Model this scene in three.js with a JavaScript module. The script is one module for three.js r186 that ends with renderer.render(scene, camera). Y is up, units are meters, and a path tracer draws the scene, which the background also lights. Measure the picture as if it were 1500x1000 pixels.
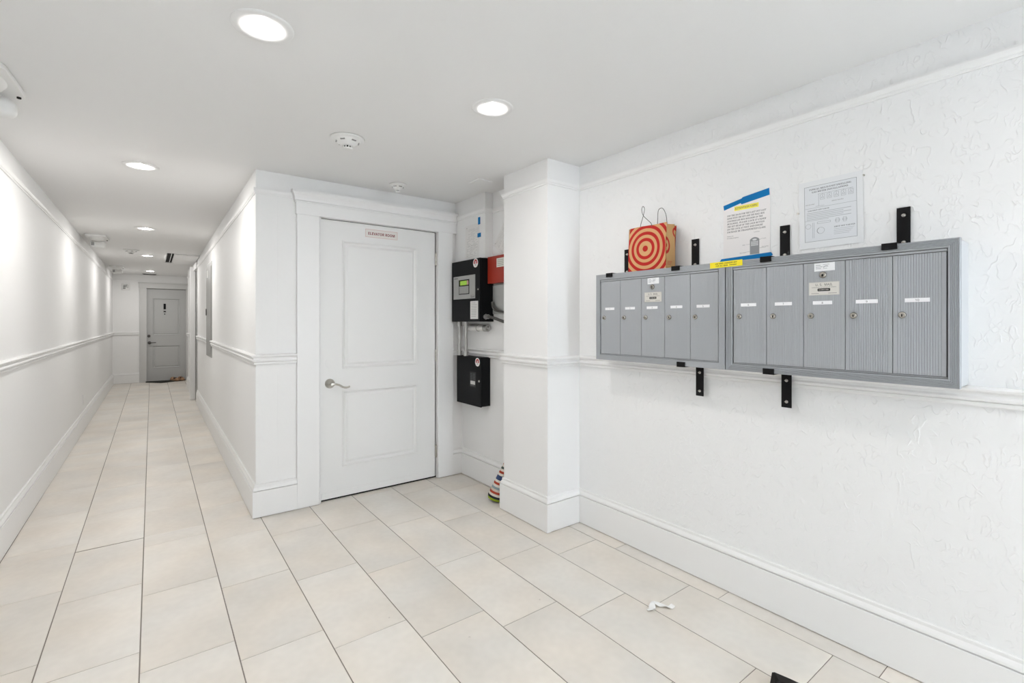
import * as THREE from 'three';
import { RoundedBoxGeometry } from 'three/addons/geometries/RoundedBoxGeometry.js';
import { mergeGeometries, toCreasedNormals } from 'three/addons/utils/BufferGeometryUtils.js';
import { RectAreaLightUniformsLib } from 'three/addons/lights/RectAreaLightUniformsLib.js';

// ------------------------------------------------------------------ camera, daylight, lamps, exposure
const scene = new THREE.Scene();
const YAW = Math.atan(528 / 700), HCAM = 1.27;
const camera = new THREE.PerspectiveCamera(2 * Math.atan(500 / 700) * 180 / Math.PI, 1.5, 0.05, 60);
camera.position.set(0, HCAM, 0);
camera.lookAt(Math.sin(YAW), HCAM, -Math.cos(YAW));
camera.setViewOffset(1500, 1000, 0, 28.5, 1500, 1000);          // lens shift: verticals stay vertical
scene.background = new THREE.Color(0.82, 0.91, 1.0);              // overcast sky outside the glazed entrance
scene.backgroundIntensity = 3.2;
const LAMP = 38, HALL_LAMP = 58, LAMP_COLOR = new THREE.Color(1.0, 0.975, 0.945), LENS_GLOW = 6;
const renderer = new THREE.WebGLRenderer({ antialias: true });
renderer.toneMapping = THREE.LinearToneMapping;
renderer.toneMappingExposure = 4.15;
renderer.shadowMap.enabled = true;
RectAreaLightUniformsLib.init();

// ------------------------------------------------------------------ helpers
let seed = 20240611;
const rnd = () => { seed = (seed * 1664525 + 1013904223) >>> 0; return seed / 4294967296; };
const used = {};
const numbered = (n) => { used[n] = (used[n] ?? -1) + 1; return used[n] ? n + '_' + String(used[n]).padStart(3, '0') : n; };
function finish(m) { m.castShadow = true; m.receiveShadow = true; return m; }
function flat(g) { const o = g.index ? g.toNonIndexed() : g; for (const k of Object.keys(o.attributes)) if (!['position', 'normal', 'uv'].includes(k)) o.deleteAttribute(k); return o; }
function merge(gs) { gs = [].concat(gs); return gs.length === 1 ? gs[0] : mergeGeometries(gs.map(flat)); }
function obj(name, gs, mat, parent = scene, label) {
  const m = finish(new THREE.Mesh(merge(gs), mat)); m.name = numbered(name); parent.add(m);
  if (label) m.userData.label = label;
  return m;
}
function tag(o, label, category, group) { o.userData.label = label; o.userData.category = category; if (group) o.userData.group = group; return o; }
function thing(name, label, category, [x, y, z], turn = 0, group) {
  const o = new THREE.Group(); o.name = numbered(name); scene.add(o);
  o.position.set(x, y, z); o.rotation.y = turn; return tag(o, label, category, group);
}
function structure(o, label, category) { o.userData.kind = 'structure'; o.userData.label = label; if (category) o.userData.category = category; return o; }
function dup(root, [x, y, z], label, turn) {
  const r = root.clone(); r.name = numbered(root.name); scene.add(r); r.position.set(x, y, z); r.userData = { ...root.userData };
  if (label) r.userData.label = label; if (turn !== undefined) r.rotation.y = turn; return r;
}
// box between two corners, edges rounded by r; uv in metres by face direction
function bx(x0, x1, y0, y1, z0, z1, r = 0) {
  const w = x1 - x0, h = y1 - y0, d = z1 - z0;
  const g = r ? new RoundedBoxGeometry(w, h, d, 2, Math.min(r, w / 2.01, h / 2.01, d / 2.01)) : new THREE.BoxGeometry(w, h, d);
  g.translate((x0 + x1) / 2, (y0 + y1) / 2, (z0 + z1) / 2);
  return metric(g);
}
function metric(g0, du = 0, dv = 0) {
  const g = flat(g0), p = g.attributes.position, n = p.count, uv = new Float32Array(n * 2);
  const a = new THREE.Vector3(), b = new THREE.Vector3(), c = new THREE.Vector3();
  for (let i = 0; i < n; i += 3) {
    a.fromBufferAttribute(p, i); b.fromBufferAttribute(p, i + 1); c.fromBufferAttribute(p, i + 2);
    const nn = b.clone().sub(a).cross(c.clone().sub(a)), ax = Math.abs(nn.x), ay = Math.abs(nn.y), az = Math.abs(nn.z);
    [a, b, c].forEach((v, k) => {
      const [s, t] = ay >= ax && ay >= az ? [v.x, v.z] : ax >= az ? [v.z, v.y] : [v.x, v.y];
      uv[(i + k) * 2] = s + du; uv[(i + k) * 2 + 1] = t + dv;
    });
  }
  g.setAttribute('uv', new THREE.BufferAttribute(uv, 2)); return g;
}
function quads(list) {   // [[p0,p1,p2,p3], ...] counter-clockwise from outside
  const pos = [];
  for (const [a, b, c, d] of list) pos.push(...a, ...b, ...c, ...a, ...c, ...d);
  const g = new THREE.BufferGeometry(); g.setAttribute('position', new THREE.Float32BufferAttribute(pos, 3)); g.computeVertexNormals();
  return metric(g);
}
// moulding: a profile of [out, y] swept along a plan line of [x, z], room on the right-hand side, mitred
function sweep(line, profile) {
  const N = line.length, off = [];
  for (let i = 0; i < N; i++) {
    const n = [];
    for (const [p, q] of [[i - 1, i], [i, i + 1]]) if (p >= 0 && q < N) {
      const dx = line[q][0] - line[p][0], dz = line[q][1] - line[p][1], l = Math.hypot(dx, dz); n.push([-dz / l, dx / l]);
    }
    if (n.length === 1) off.push(n[0]);
    else { const k = 1 + n[0][0] * n[1][0] + n[0][1] * n[1][1]; off.push([(n[0][0] + n[1][0]) / k, (n[0][1] + n[1][1]) / k]); }
  }
  const P = (i, [o, y]) => [line[i][0] + off[i][0] * o, y, line[i][1] + off[i][1] * o];
  const list = [], M = profile.length;
  for (let i = 0; i + 1 < N; i++) for (let j = 0; j < M; j++) {
    const a = profile[j], b = profile[(j + 1) % M];
    list.push([P(i, a), P(i, b), P(i + 1, b), P(i + 1, a)]);
  }
  const g = quads(list), caps = [];
  const sh = THREE.ShapeUtils.triangulateShape(profile.map(([o, y]) => new THREE.Vector2(o, y)), []);
  for (const [i, flip] of [[0, true], [N - 1, false]]) for (const t of sh) { const v = (flip ? [t[2], t[1], t[0]] : t).map((k) => P(i, profile[k])); caps.push(...v.flat()); }
  const c = new THREE.BufferGeometry(); c.setAttribute('position', new THREE.Float32BufferAttribute(caps, 3)); c.computeVertexNormals();
  return mergeGeometries([g, metric(c)]);
}
// rings of [inset, z] round a rectangle in the xy plane, mitred corners; cap fills the innermost ring
function rectSweep(x0, x1, y0, y1, rings, cap) {
  const C = ([s, z]) => [[x0 + s, y0 + s, z], [x1 - s, y0 + s, z], [x1 - s, y1 - s, z], [x0 + s, y1 - s, z]];
  const list = [];
  for (let j = 0; j + 1 < rings.length; j++) { const A = C(rings[j]), B = C(rings[j + 1]); for (let k = 0; k < 4; k++) list.push([A[k], A[(k + 1) % 4], B[(k + 1) % 4], B[k]]); }
  if (cap) list.push(C(rings[rings.length - 1]));
  return quads(list);
}
function lathe(points, seg = 32) { return new THREE.LatheGeometry(points.map(([r, y]) => new THREE.Vector2(r, y)), seg); }
function cyl(r0, r1, h, seg = 20) { return new THREE.CylinderGeometry(r0, r1, h, seg); }
function tube(pts, r, seg = 40, rs = 10) { return new THREE.TubeGeometry(new THREE.CatmullRomCurve3(pts.map((p) => new THREE.Vector3(...p))), seg, r, rs, false); }
function extr(pts, depth, bevel = 0, holes = []) {
  const s = new THREE.Shape(pts.map(([x, y]) => new THREE.Vector2(x, y)));
  for (const h of holes) s.holes.push(new THREE.Path(h.map(([x, y]) => new THREE.Vector2(x, y))));
  return new THREE.ExtrudeGeometry(s, { depth, bevelEnabled: bevel > 0, bevelSize: bevel, bevelThickness: bevel, bevelOffset: -bevel, bevelSegments: 2 });
}
const rect = (x0, x1, y0, y1) => [[x0, y0], [x1, y0], [x1, y1], [x0, y1]];
// thin print facing +z, its uv 0..1
function sheet(x0, x1, y0, y1, z) { const g = new THREE.PlaneGeometry(x1 - x0, y1 - y0); g.translate((x0 + x1) / 2, (y0 + y1) / 2, z); return g; }
function card(w, h, t) {   // thin slab whose front face (+z) carries uv 0..1
  const g = new THREE.BoxGeometry(w, h, t), uv = g.attributes.uv;
  for (let i = 0; i < uv.count; i++) if (i < 16 || i >= 20) uv.setXY(i, 0.01, 0.01);
  return g;
}
// polar seamless noise
function makeNoise(per, sd) {
  let s = sd; const r = () => { s = (s * 1103515245 + 12345) & 0x7fffffff; return s / 0x7fffffff; };
  const gx = new Float32Array(per * per), gy = new Float32Array(per * per);
  for (let i = 0; i < per * per; i++) { const a = r() * Math.PI * 2; gx[i] = Math.cos(a); gy[i] = Math.sin(a); }
  const f = (t) => t * t * t * (t * (t * 6 - 15) + 10);
  return (u, v) => {   // u, v in 0..1 periodic
    const x = u * per, y = v * per, xi = Math.floor(x), yi = Math.floor(y), fx = x - xi, fy = y - yi;
    const d = (i, j) => { const k = (((yi + j) % per + per) % per) * per + ((xi + i) % per + per) % per; return gx[k] * (fx - i) + gy[k] * (fy - j); };
    const a = f(fx), b = f(fy);
    return (d(0, 0) * (1 - a) + d(1, 0) * a) * (1 - b) + (d(0, 1) * (1 - a) + d(1, 1) * a) * b;
  };
}
function dataTex(w, h, fn, size, srgb) {
  const d = new Uint8Array(w * h * 4);
  for (let y = 0; y < h; y++) for (let x = 0; x < w; x++) { const c = fn(x / w, y / h), k = (y * w + x) * 4; d[k] = c[0]; d[k + 1] = c[1]; d[k + 2] = c[2]; d[k + 3] = 255; }
  const t = new THREE.DataTexture(d, w, h); t.wrapS = t.wrapT = THREE.RepeatWrapping; t.magFilter = THREE.LinearFilter; t.minFilter = THREE.LinearMipmapLinearFilter; t.generateMipmaps = true;
  if (srgb) t.colorSpace = THREE.SRGBColorSpace;
  t.repeat.set(1 / size, 1 / size); t.needsUpdate = true; return t;
}
function print(w, h, draw) {
  const c = document.createElement('canvas'); c.width = w; c.height = h; const g = c.getContext('2d'); draw(g, w, h);
  const t = new THREE.CanvasTexture(c); t.colorSpace = THREE.SRGBColorSpace; return t;
}
const clamp = (v) => Math.max(0, Math.min(255, v));
const sstep = (a, b, x) => { const t = Math.max(0, Math.min(1, (x - a) / (b - a))); return t * t * (3 - 2 * t); };

// ------------------------------------------------------------------ materials
const n5 = makeNoise(5, 11), n9 = makeNoise(9, 12), n14 = makeNoise(14, 23), n28 = makeNoise(28, 35), n40 = makeNoise(40, 41), n48 = makeNoise(48, 43), n60 = makeNoise(60, 47), n120 = makeNoise(120, 59);
const trowel = dataTex(2048, 2048, (u, v) => {     // skip-trowel plaster: short smeared ridges and small plateaus all over
  const wu = 2 * (u + n28(u, v) * 0.006), wv = v + n28(v, u) * 0.008;
  const a = n28(wu, wv) + 0.4 * n60(u, v), b = n40(wu + 0.31, wv + 0.17) + 0.3 * n120(u, v);
  const ra = Math.max(0, 1 - Math.abs(a - 0.08) / 0.11) * sstep(-0.05, 0.2, n40(u + 0.5, v)), rb = Math.max(0, 1 - Math.abs(b - 0.03) / 0.10) * sstep(-0.02, 0.2, n28(v, u + 0.2));
  const h = 0.22 * sstep(-0.05, 0.15, a) + 0.50 * ra * ra + 0.40 * rb * rb + 0.12 * (n60(u, v) + 0.5) + 0.05 * n120(u, v);
  const c = clamp(20 + 230 * h); return [c, c, c];
}, 1.6);
const plaster = dataTex(512, 512, (u, v) => { const h = 0.5 + 0.5 * n14(u, v) + 0.35 * n28(u, v) + 0.3 * n60(u, v); const c = clamp(255 * h * 0.8); return [c, c, c]; }, 1.3);
const brushed = dataTex(512, 64, (u, v) => { const c = clamp(128 + 90 * n120(u, v * 0.02) + 60 * n60(u, v * 0.03)); return [c, c, c]; }, 0.5);
const std = (o) => new THREE.MeshStandardMaterial(o);
const lin = (r, g = r, b = r) => new THREE.Color().setRGB(r, g, b);
const M = {
  mailWall: std({ color: lin(0.88, 0.885, 0.885), roughness: 0.62, bumpMap: trowel, bumpScale: 0.0024 }),
  wall: std({ color: lin(0.88, 0.88, 0.875), roughness: 0.6, bumpMap: plaster, bumpScale: 0.0006 }),
  ceiling: std({ color: lin(0.87, 0.867, 0.86), roughness: 0.85, bumpMap: plaster, bumpScale: 0.0004 }),
  trim: std({ color: lin(0.88, 0.88, 0.875), roughness: 0.42 }),
  door: std({ color: lin(0.86, 0.86, 0.85), roughness: 0.45 }),
  farDoorShade: std({ color: lin(0.50, 0.505, 0.50), roughness: 0.5 }),  // grey puts the shade of the hall end into the leaf colour
  farTrimShade: std({ color: lin(0.62, 0.62, 0.61), roughness: 0.5 }),  // casing darkened to carry the same painted shade
  grout: std({ color: lin(0.26, 0.23, 0.2), roughness: 0.95 }),
  mailbox: std({ color: lin(0.39, 0.408, 0.43), roughness: 0.45, metalness: 0.25 }),
  mailFrame: std({ color: lin(0.36, 0.378, 0.40), roughness: 0.42, metalness: 0.25 }),
  mailSide: std({ color: lin(0.62, 0.64, 0.66), roughness: 0.35, metalness: 0.3 }),
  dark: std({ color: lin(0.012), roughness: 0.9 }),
  black: new THREE.MeshPhysicalMaterial({ color: lin(0.006, 0.007, 0.0085), roughness: 0.55, specularIntensity: 0.3 }),
  blackMetal: new THREE.MeshPhysicalMaterial({ color: lin(0.007, 0.007, 0.008), roughness: 0.6, specularIntensity: 0.35 }),
  red: std({ color: lin(0.36, 0.028, 0.012), roughness: 0.4 }),
  chrome: std({ color: lin(0.42, 0.40, 0.36), roughness: 0.22, metalness: 1 }),
  nickel: std({ color: lin(0.55, 0.53, 0.49), roughness: 0.28, metalness: 1 }),
  brass: std({ color: lin(0.62, 0.52, 0.34), roughness: 0.3, metalness: 1 }),
  steel: std({ color: lin(0.6, 0.6, 0.59), roughness: 0.3, metalness: 1, bumpMap: brushed, bumpScale: 0.0001 }),
  zinc: std({ color: lin(0.48, 0.48, 0.47), roughness: 0.4, metalness: 0.85 }),
  greyPaint: std({ color: lin(0.33, 0.33, 0.32), roughness: 0.4, metalness: 0.2 }),
  bezel: std({ color: lin(0.38, 0.38, 0.37), roughness: 0.5 }),
  plastic: std({ color: lin(0.84, 0.84, 0.825), roughness: 0.45 }),
  pipeWhite: std({ color: lin(0.90, 0.895, 0.88), roughness: 0.4 }),
  paper: std({ color: lin(0.82, 0.82, 0.80), roughness: 0.75 }),
  tapeBlue: std({ color: lin(0.002, 0.185, 0.48), roughness: 0.95 }),
  kraft: std({ color: lin(0.50, 0.32, 0.17), roughness: 0.85 }),
  wire: std({ color: lin(0.10, 0.095, 0.09), roughness: 0.5, metalness: 0.4 }),
  mat: std({ color: lin(0.018, 0.02, 0.016), roughness: 0.98 }),
  shoe: std({ color: lin(0.36, 0.22, 0.13), roughness: 0.8 }),
  shoeDark: std({ color: lin(0.05, 0.03, 0.02), roughness: 0.8 }),
  rubber: new THREE.MeshPhysicalMaterial({ color: lin(0.012, 0.011, 0.010), roughness: 0.7, specularIntensity: 0.4 }),
  whiteTape: std({ color: lin(0.93, 0.93, 0.92), roughness: 0.6 }),
  glass: new THREE.MeshPhysicalMaterial({ color: lin(0.97), roughness: 0.02, transmission: 1, thickness: 0, ior: 1.5 }),
  lens: std({ color: lin(0.9), roughness: 0.4, emissive: LAMP_COLOR, emissiveIntensity: LENS_GLOW }),
};
// ------------------------------------------------------------------ floor of separate tiles
const HC = 2.262;                                                     // ceiling height
const FLOOR_T = 0.1;
const floor = structure(obj('floor', [bx(-0.8, 2.35, -FLOOR_T, -0.0018, -3.7, 2.45), bx(-0.8, 1.4, -FLOOR_T, -0.0018, -12.95, -3.7)], M.grout), 'floor of pale beige rectangular tiles laid in a stepped running pattern', 'floor');
const tileMats = [];
for (let i = 0; i < 5; i++) {
  const na = makeNoise(3, 70 + i), nb = makeNoise(7, 80 + i), nc = makeNoise(19, 90 + i), nd = makeNoise(64, 95 + i);
  const t = dataTex(512, 512, (u, v) => {
    const w = u + 0.10 * na(v, u);
    const a = na(w, v * 1) * 12 + nb(w, v) * 9 + nc(u, v) * 4 + nd(u, v) * 4, warm = nb(v + 0.2, u) * 4;
    const sp = nd(u + 0.37, v + 0.11) > 0.62 && nc(u, v) > 0.25 ? -28 : 0;
    return [clamp(229 + a + warm + sp), clamp(223 + a + sp), clamp(214 + a - warm + sp)];
  }, 1.9, true);
  tileMats.push(std({ map: t, color: lin(0.96 + 0.02 * (i % 3)), roughness: 0.42 }));
}
{
  const PX = 0.3015, PZ = 0.6085, GAP = 0.0042, X0 = -0.0355;
  const regions = [[-0.68, 2.2, -3.56, 2.32], [-0.68, 0.60, -12.79, -3.56], [0.60, 1.28, -12.79, -11.2]];
  const cache = {};
  for (const [rx0, rx1, rz0, rz1] of regions) for (let k = -3; k < 8; k++) for (let m = -8; m < 24; m++) {
    const zt = -2.797 + 0.1437 * k - m * PZ;
    const x0 = Math.max(X0 + k * PX + GAP / 2, rx0), x1 = Math.min(X0 + (k + 1) * PX - GAP / 2, rx1);
    const z1 = Math.min(zt - GAP / 3, rz1), z0 = Math.max(zt - PZ + GAP / 3, rz0);
    if (x1 - x0 < 0.03 || z1 - z0 < 0.03) continue;
    const variant = Math.floor(rnd() * 6), key = [(x1 - x0).toFixed(3), (z1 - z0).toFixed(3), variant].join();
    if (!cache[key]) {
      const w = (x1 - x0) / 2, d = (z1 - z0) / 2, b = 0.0014, T = 0;   // arris worn to a small bevel
      const R = (s, y) => [[-w + s, y, d - s], [w - s, y, d - s], [w - s, y, -d + s], [-w + s, y, -d + s]];
      const A = R(0, -0.009), B = R(0, T - b * 0.6), C = R(b, T), list = [C];
      for (let q = 0; q < 4; q++) { const e = (q + 1) % 4; list.push([A[q], A[e], B[e], B[q]], [B[q], B[e], C[e], C[q]]); }
      cache[key] = metric(quads(list), variant * 0.61 + w, variant * 0.83 + d);
    }
    const t = finish(new THREE.Mesh(cache[key], tileMats[Math.floor(rnd() * 5)]));
    t.name = numbered('tile'); t.position.set((x0 + x1) / 2, (rnd() - 0.5) * 0.0006, (z0 + z1) / 2); floor.add(t);
  }
}
structure(obj('ceiling', [bx(-0.8, 2.35, HC, HC + 0.15, -3.7, 2.45), bx(-0.8, 1.4, HC, HC + 0.15, -12.95, -3.7)], M.ceiling), 'smooth flat white ceiling over foyer and hallway', 'ceiling');

// ------------------------------------------------------------------ walls
const T = 0.13;
const XL = [-0.672, -0.638], ZF = -12.70, ZD = -3.48;                 // left wall leans a hair in plan
const xl = (z) => XL[0] + (2.3 - z) / 15 * (XL[1] - XL[0]);
function plan(pts, y0, y1) {   // upright prism over a plan outline of [x, z]
  const g = extr(pts.map(([x, z]) => [x, -z]), y1 - y0); g.rotateX(-Math.PI / 2); g.translate(0, y0, 0); return metric(g);
}
const wall = (name, gs, mat, label) => structure(obj(name, gs, mat), label, 'wall');
wall('wall_left', plan([[xl(2.3), 2.3], [xl(2.3) - T, 2.3], [xl(-12.83) - T, -12.83], [xl(-12.83), -12.83]], 0, HC), M.wall, 'long white hallway wall on the left with scalloped light');
const XH = (z) => 0.54 + (ZD - z) / 5.42 * 0.035;                       // hallway's right wall
wall('wall_hall', plan([[XH(ZD), ZD], [XH(ZD) + T, ZD - 0.001], [XH(-8.9) + T, -8.9], [XH(-8.9), -8.9]], 0, HC), M.wall, 'white hallway wall right of the passage ending at the foyer corner');
wall('wall_hall_far', [plan([[0.572, -9.42], [0.72, -9.42], [0.72, -11.07], [0.565, -11.2]].map(([x, z], i) => i === 2 ? [0.72, -11.2] : [x, z]), 0, HC), bx(0.72, 1.3, 0, HC, -11.2, -11.07), bx(0.58, 0.72, 2.13, HC, -9.42, -8.9)], M.wall, 'short white wall beyond the steel framed opening in the hallway');
wall('wall_end', [bx(1.28, 1.4, 0, HC, -12.83, -11.07)], M.wall, 'side wall of the recess at the far end of the hallway');
const DX0 = 0.938, DX1 = 1.874, DH = 2.012;                            // elevator room door opening
wall('wall_door', [bx(XH(ZD) + T, DX0, 0, HC, ZD - T, ZD), bx(DX1, 2.23, 0, HC, ZD - T, ZD), bx(DX0, DX1, DH, HC, ZD - T, ZD)], M.wall, 'white foyer wall around the elevator room door');
const FX0 = -0.088, FX1 = 0.608, FH = 1.99;
wall('wall_far', [bx(-0.66, FX0, 0, HC, ZF - T, ZF), bx(FX1, 1.28, 0, HC, ZF - T, ZF), bx(FX0, FX1, FH, HC, ZF - T, ZF)], M.wall, 'white end wall of the hallway around the far apartment door');
wall('wall_alcove', bx(2.10, 2.23, 0, HC, ZD, -2.63), M.wall, 'white side wall of the alcove behind the fire alarm panels');
wall('wall_chase', bx(2.03, 2.10, 1.762, HC, ZD, -3.03), M.wall, 'boxed white pipe chase above the large black alarm panel');
wall('wall_pillar', bx(1.915, 2.31, 0, HC, -2.63, -2.18), M.wall, 'square white pillar between alcove and mailboxes');
wall('wall_right', bx(2.185, 2.31, 0, HC, -2.18, 2.3), M.mailWall, 'white trowelled plaster wall behind the mailboxes');
const EX0 = 1.02, EX1 = 2.0, EH = 2.06;
wall('wall_front', [bx(-0.8, EX0, 0, HC, 2.3, 2.43), bx(EX1, 2.31, 0, HC, 2.3, 2.43), bx(EX0, EX1, EH, HC, 2.3, 2.43)], M.wall, 'front wall of the foyer around the glazed entrance');

// ------------------------------------------------------------------ baseboards, chair rails, picture rails
const baseP = [[0, 0.004], [0.021, 0.004], [0.021, 0.1705], [0.020, 0.1715], [0.004, 0.1715], [0.004, 0.1745], [0.0165, 0.1745], [0.0175, 0.178], [0.0165, 0.186], [0.012, 0.195], [0.0085, 0.199], [0.0085, 0.2035], [0.0095, 0.2045], [0.0095, 0.211], [0.007, 0.2135], [0, 0.2135]];
const railP = [[0, 0.992], [0.010, 0.992], [0.0135, 0.996], [0.0135, 1.006], [0.011, 1.008], [0.020, 1.0125], [0.0215, 1.020], [0.016, 1.027], [0.0145, 1.036], [0.025, 1.043], [0.0275, 1.050], [0.022, 1.057], [0, 1.058]];
const picP = [[0, 2.106], [0.005, 2.106], [0.006, 2.109], [0.006, 2.116], [0.009, 2.118], [0.012, 2.126], [0.014, 2.135], [0.014, 2.1425], [0.004, 2.1425], [0.004, 2.1455], [0, 2.1455]];
const L = {
  left: [[xl(2.28), 2.28], [xl(ZF), ZF], [-0.205, ZF]],
  hallFar: [[XH(-8.9), -8.9], [XH(-7.16), -7.16]],
  hallNear: [[XH(-6.5), -6.5], [XH(ZD), ZD], [0.787, ZD]],
  hall: [[XH(-8.9), -8.9], [XH(ZD), ZD], [0.787, ZD]],
  beyond: [[0.72, -11.2], [0.565, -11.2], [0.572, -9.47]],
  alcove: [[1.998, ZD], [2.10, ZD], [2.10, -2.63], [1.915, -2.63], [1.915, -2.18], [2.185, -2.18], [2.185, 2.28]],
  alcoveTop: [[2.03, ZD + 0.03], [2.03, -3.03], [2.10, -3.03], [2.10, -2.63], [1.915, -2.63], [1.915, -2.18], [2.185, -2.18], [2.185, 2.28]],
};
for (const [n, l, s] of [['baseboard_left', L.left, 'tall white baseboard along the left hallway wall'], ['baseboard_hall', L.hall, 'tall white baseboard wrapping the foyer corner left of the door'], ['baseboard_hall_far', L.beyond, 'white baseboard beyond the steel framed opening'], ['baseboard_right', L.alcove, 'tall white baseboard along alcove, pillar and mailbox wall']]) structure(obj(n, sweep(l, baseP), M.trim), s, 'baseboard');
[[L.left, railP, 'chair rail along the left hallway wall'], [L.hallFar, railP, 'chair rail left of the grey metal wall panel'], [L.hallNear, railP, 'chair rail from the grey wall panel round the foyer corner'], [L.beyond, railP, 'chair rail beyond the steel framed opening'], [L.alcove, railP, 'chair rail through the alcove, round the pillar and below the mailboxes'],
  [L.left, picP, 'picture rail along the left hallway wall'], [[...L.hall.slice(0, 2), [0.757, ZD]], picP, 'picture rail from the hallway round the foyer corner'], [L.beyond, picP, 'picture rail beyond the steel framed opening'], [L.alcoveTop, picP, 'picture rail through the alcove, round the pillar and over the mailboxes'],
].forEach(([l, p, s], i) => structure(obj('trim_' + (i + 1), sweep(l, p), M.trim), 'white ' + s, 'trim'));

// ------------------------------------------------------------------ doors
const panelRings = [[0, 0], [0.001, 0.0045], [0.005, 0.006], [0.009, 0.0045], [0.011, -0.002], [0.017, -0.009], [0.024, -0.012], [0.026, -0.012], [0.040, -0.005], [0.042, -0.004]];
function slab(parent, x0, x1, y0, y1, z, holes, mat) {   // door leaf with sunk, moulded panels; z is its front face
  obj('door_leaf', [metric(extr(rect(x0, x1, y0, y1), 0.04, 0.0015, holes.map(([a, b, c, d]) => rect(a, b, c, d).reverse())).translate(0, 0, z - 0.04))], mat, parent);
  for (const [a, b, c, d] of holes) obj('panel', [rectSweep(a, b, c, d, panelRings.map(([s, h]) => [s, z + h]), true)], mat, parent);
}
{ // elevator room door
  const d = new THREE.Group(); d.name = 'door_1'; scene.add(d); structure(d, 'white two-panel elevator room door with lever handle', 'door');
  const z = -3.500;
  slab(d, 0.9515, 1.850, 0.012, 1.9985, z, [[1.102, 1.693, 0.932, 1.860], [1.102, 1.693, 0.226, 0.773]], M.door);
  const h = obj('door_handle', [cyl(0.033, 0.035, 0.010, 32).rotateX(Math.PI / 2).translate(1.014, 0.832, z + 0.005), lathe([[0.0, 0.030], [0.012, 0.028], [0.022, 0.014], [0.031, 0.004], [0.033, 0]], 32).rotateX(Math.PI / 2).translate(1.014, 0.832, z + 0.009), cyl(0.010, 0.012, 0.045).rotateX(Math.PI / 2).translate(1.014, 0.832, z + 0.04)], M.nickel, d, 'satin nickel lever handle on a round rose');
  obj('lever', tube([[1.010, 0.832, z + 0.056], [1.035, 0.831, z + 0.058], [1.065, 0.822, z + 0.056], [1.090, 0.807, z + 0.052], [1.118, 0.801, z + 0.050], [1.140, 0.807, z + 0.050]], 0.0072, 30, 12), M.nickel, h);
  obj('hole_cover', cyl(0.031, 0.032, 0.003, 32).rotateX(Math.PI / 2).translate(1.014, 0.978, z + 0.0015), M.door, d, 'painted round cover plate over an old lock hole');
  for (const y of [1.782, 0.999, 0.217]) {
    const k = obj('hinge', [bx(1.8505, 1.8605, y - 0.05, y + 0.05, z - 0.003, z + 0.004)], M.nickel, d, 'satin nickel butt hinge');
    obj('hinge_knuckle', [-0.04, -0.02, 0, 0.02, 0.04].map((o) => cyl(0.0075, 0.0075, 0.0188, 14).translate(1.8545, y + o, z + 0.012)), M.nickel, k);
  }
  obj('door_sweep', [bx(0.955, 1.847, 0.014, 0.058, z, z + 0.006, 0.002), ...[0, 1, 2, 3, 4].map((i) => cyl(0.005, 0.005, 0.003, 10).rotateX(Math.PI / 2).translate(1.02 + i * 0.188, 0.036, z + 0.007))], M.door, d);
  const sg = print(512, 128, (g, w, h) => { g.fillStyle = '#e9e6e2'; g.fillRect(0, 0, w, h); g.strokeStyle = '#d9b9b4'; g.lineWidth = 5; g.strokeRect(5, 5, w - 10, h - 10); g.fillStyle = '#7d1420'; g.font = 'bold 57px sans-serif'; g.textAlign = 'center'; g.textBaseline = 'middle'; g.fillText('ELEVATOR ROOM', w / 2, h / 2 + 4, 430); });
  const s = obj('door_sign', card(0.255, 0.062, 0.0015), std({ map: sg, roughness: 0.4 }), d, 'white sign reading ELEVATOR ROOM in dark red letters'); s.position.set(1.398, 1.935, z + 0.0012);
  // frame: jamb, stop, casings and corniced head
  obj('door_jamb', [bx(DX0, 0.9475, 0, DH, ZD - T, ZD + 0.004), bx(1.861, DX1, 0, DH, ZD - T, ZD + 0.004), bx(0.9475, 1.861, 2.002, DH, ZD - T, ZD + 0.004)], M.trim, d);
  obj('door_stop', [bx(0.9475, 0.963, 0, 2.002, z - 0.055, z - 0.042), bx(1.845, 1.861, 0, 2.002, z - 0.055, z - 0.042), bx(0.963, 1.845, 1.985, 2.002, z - 0.055, z - 0.042), bx(0.963, 1.845, 0.0, 1.985, z - 0.072, z - 0.056)], M.dark, d);
  obj('door_gap_shade', [bx(0.9475, 0.9513, 0.012, 1.9985, z - 0.03, z - 0.004), bx(1.8503, 1.8535, 0.012, 1.9985, z - 0.03, z - 0.004), bx(0.9475, 1.861, 1.9988, 2.002, z - 0.03, z - 0.004), bx(0.9475, 1.861, 0.0006, 0.0115, z - 0.036, z - 0.004)], M.dark, d, 'dark strips painting the shade in the gap round the door leaf');  // black strips stand in for the shade inside the leaf gaps
  obj('casing', bx(0.787, 0.9315, 0.003, DH + 0.004, ZD, ZD + 0.023, 0.002), M.trim, d);
  obj('casing', bx(1.861, 1.998, 0.003, DH + 0.004, ZD, ZD + 0.023, 0.002), M.trim, d);
  const head = obj('head_casing', bx(0.780, 2.029, DH - 0.010, 2.090, ZD, ZD + 0.027, 0.002), M.trim, d);
  obj('cornice', sweep([[0.780, ZD], [0.780, ZD + 0.027], [2.029, ZD + 0.027]].map(([x, q], i) => i ? [x, q] : [x, q + 0.0005]), [[-0.02, 2.084], [0.007, 2.084], [0.008, 2.092], [0.001, 2.0925], [0.001, 2.0955], [0.010, 2.096], [0.011, 2.112], [0.016, 2.130], [0.024, 2.141], [0.027, 2.146], [0.027, 2.164], [-0.02, 2.164]]), M.trim, head);
}
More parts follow.
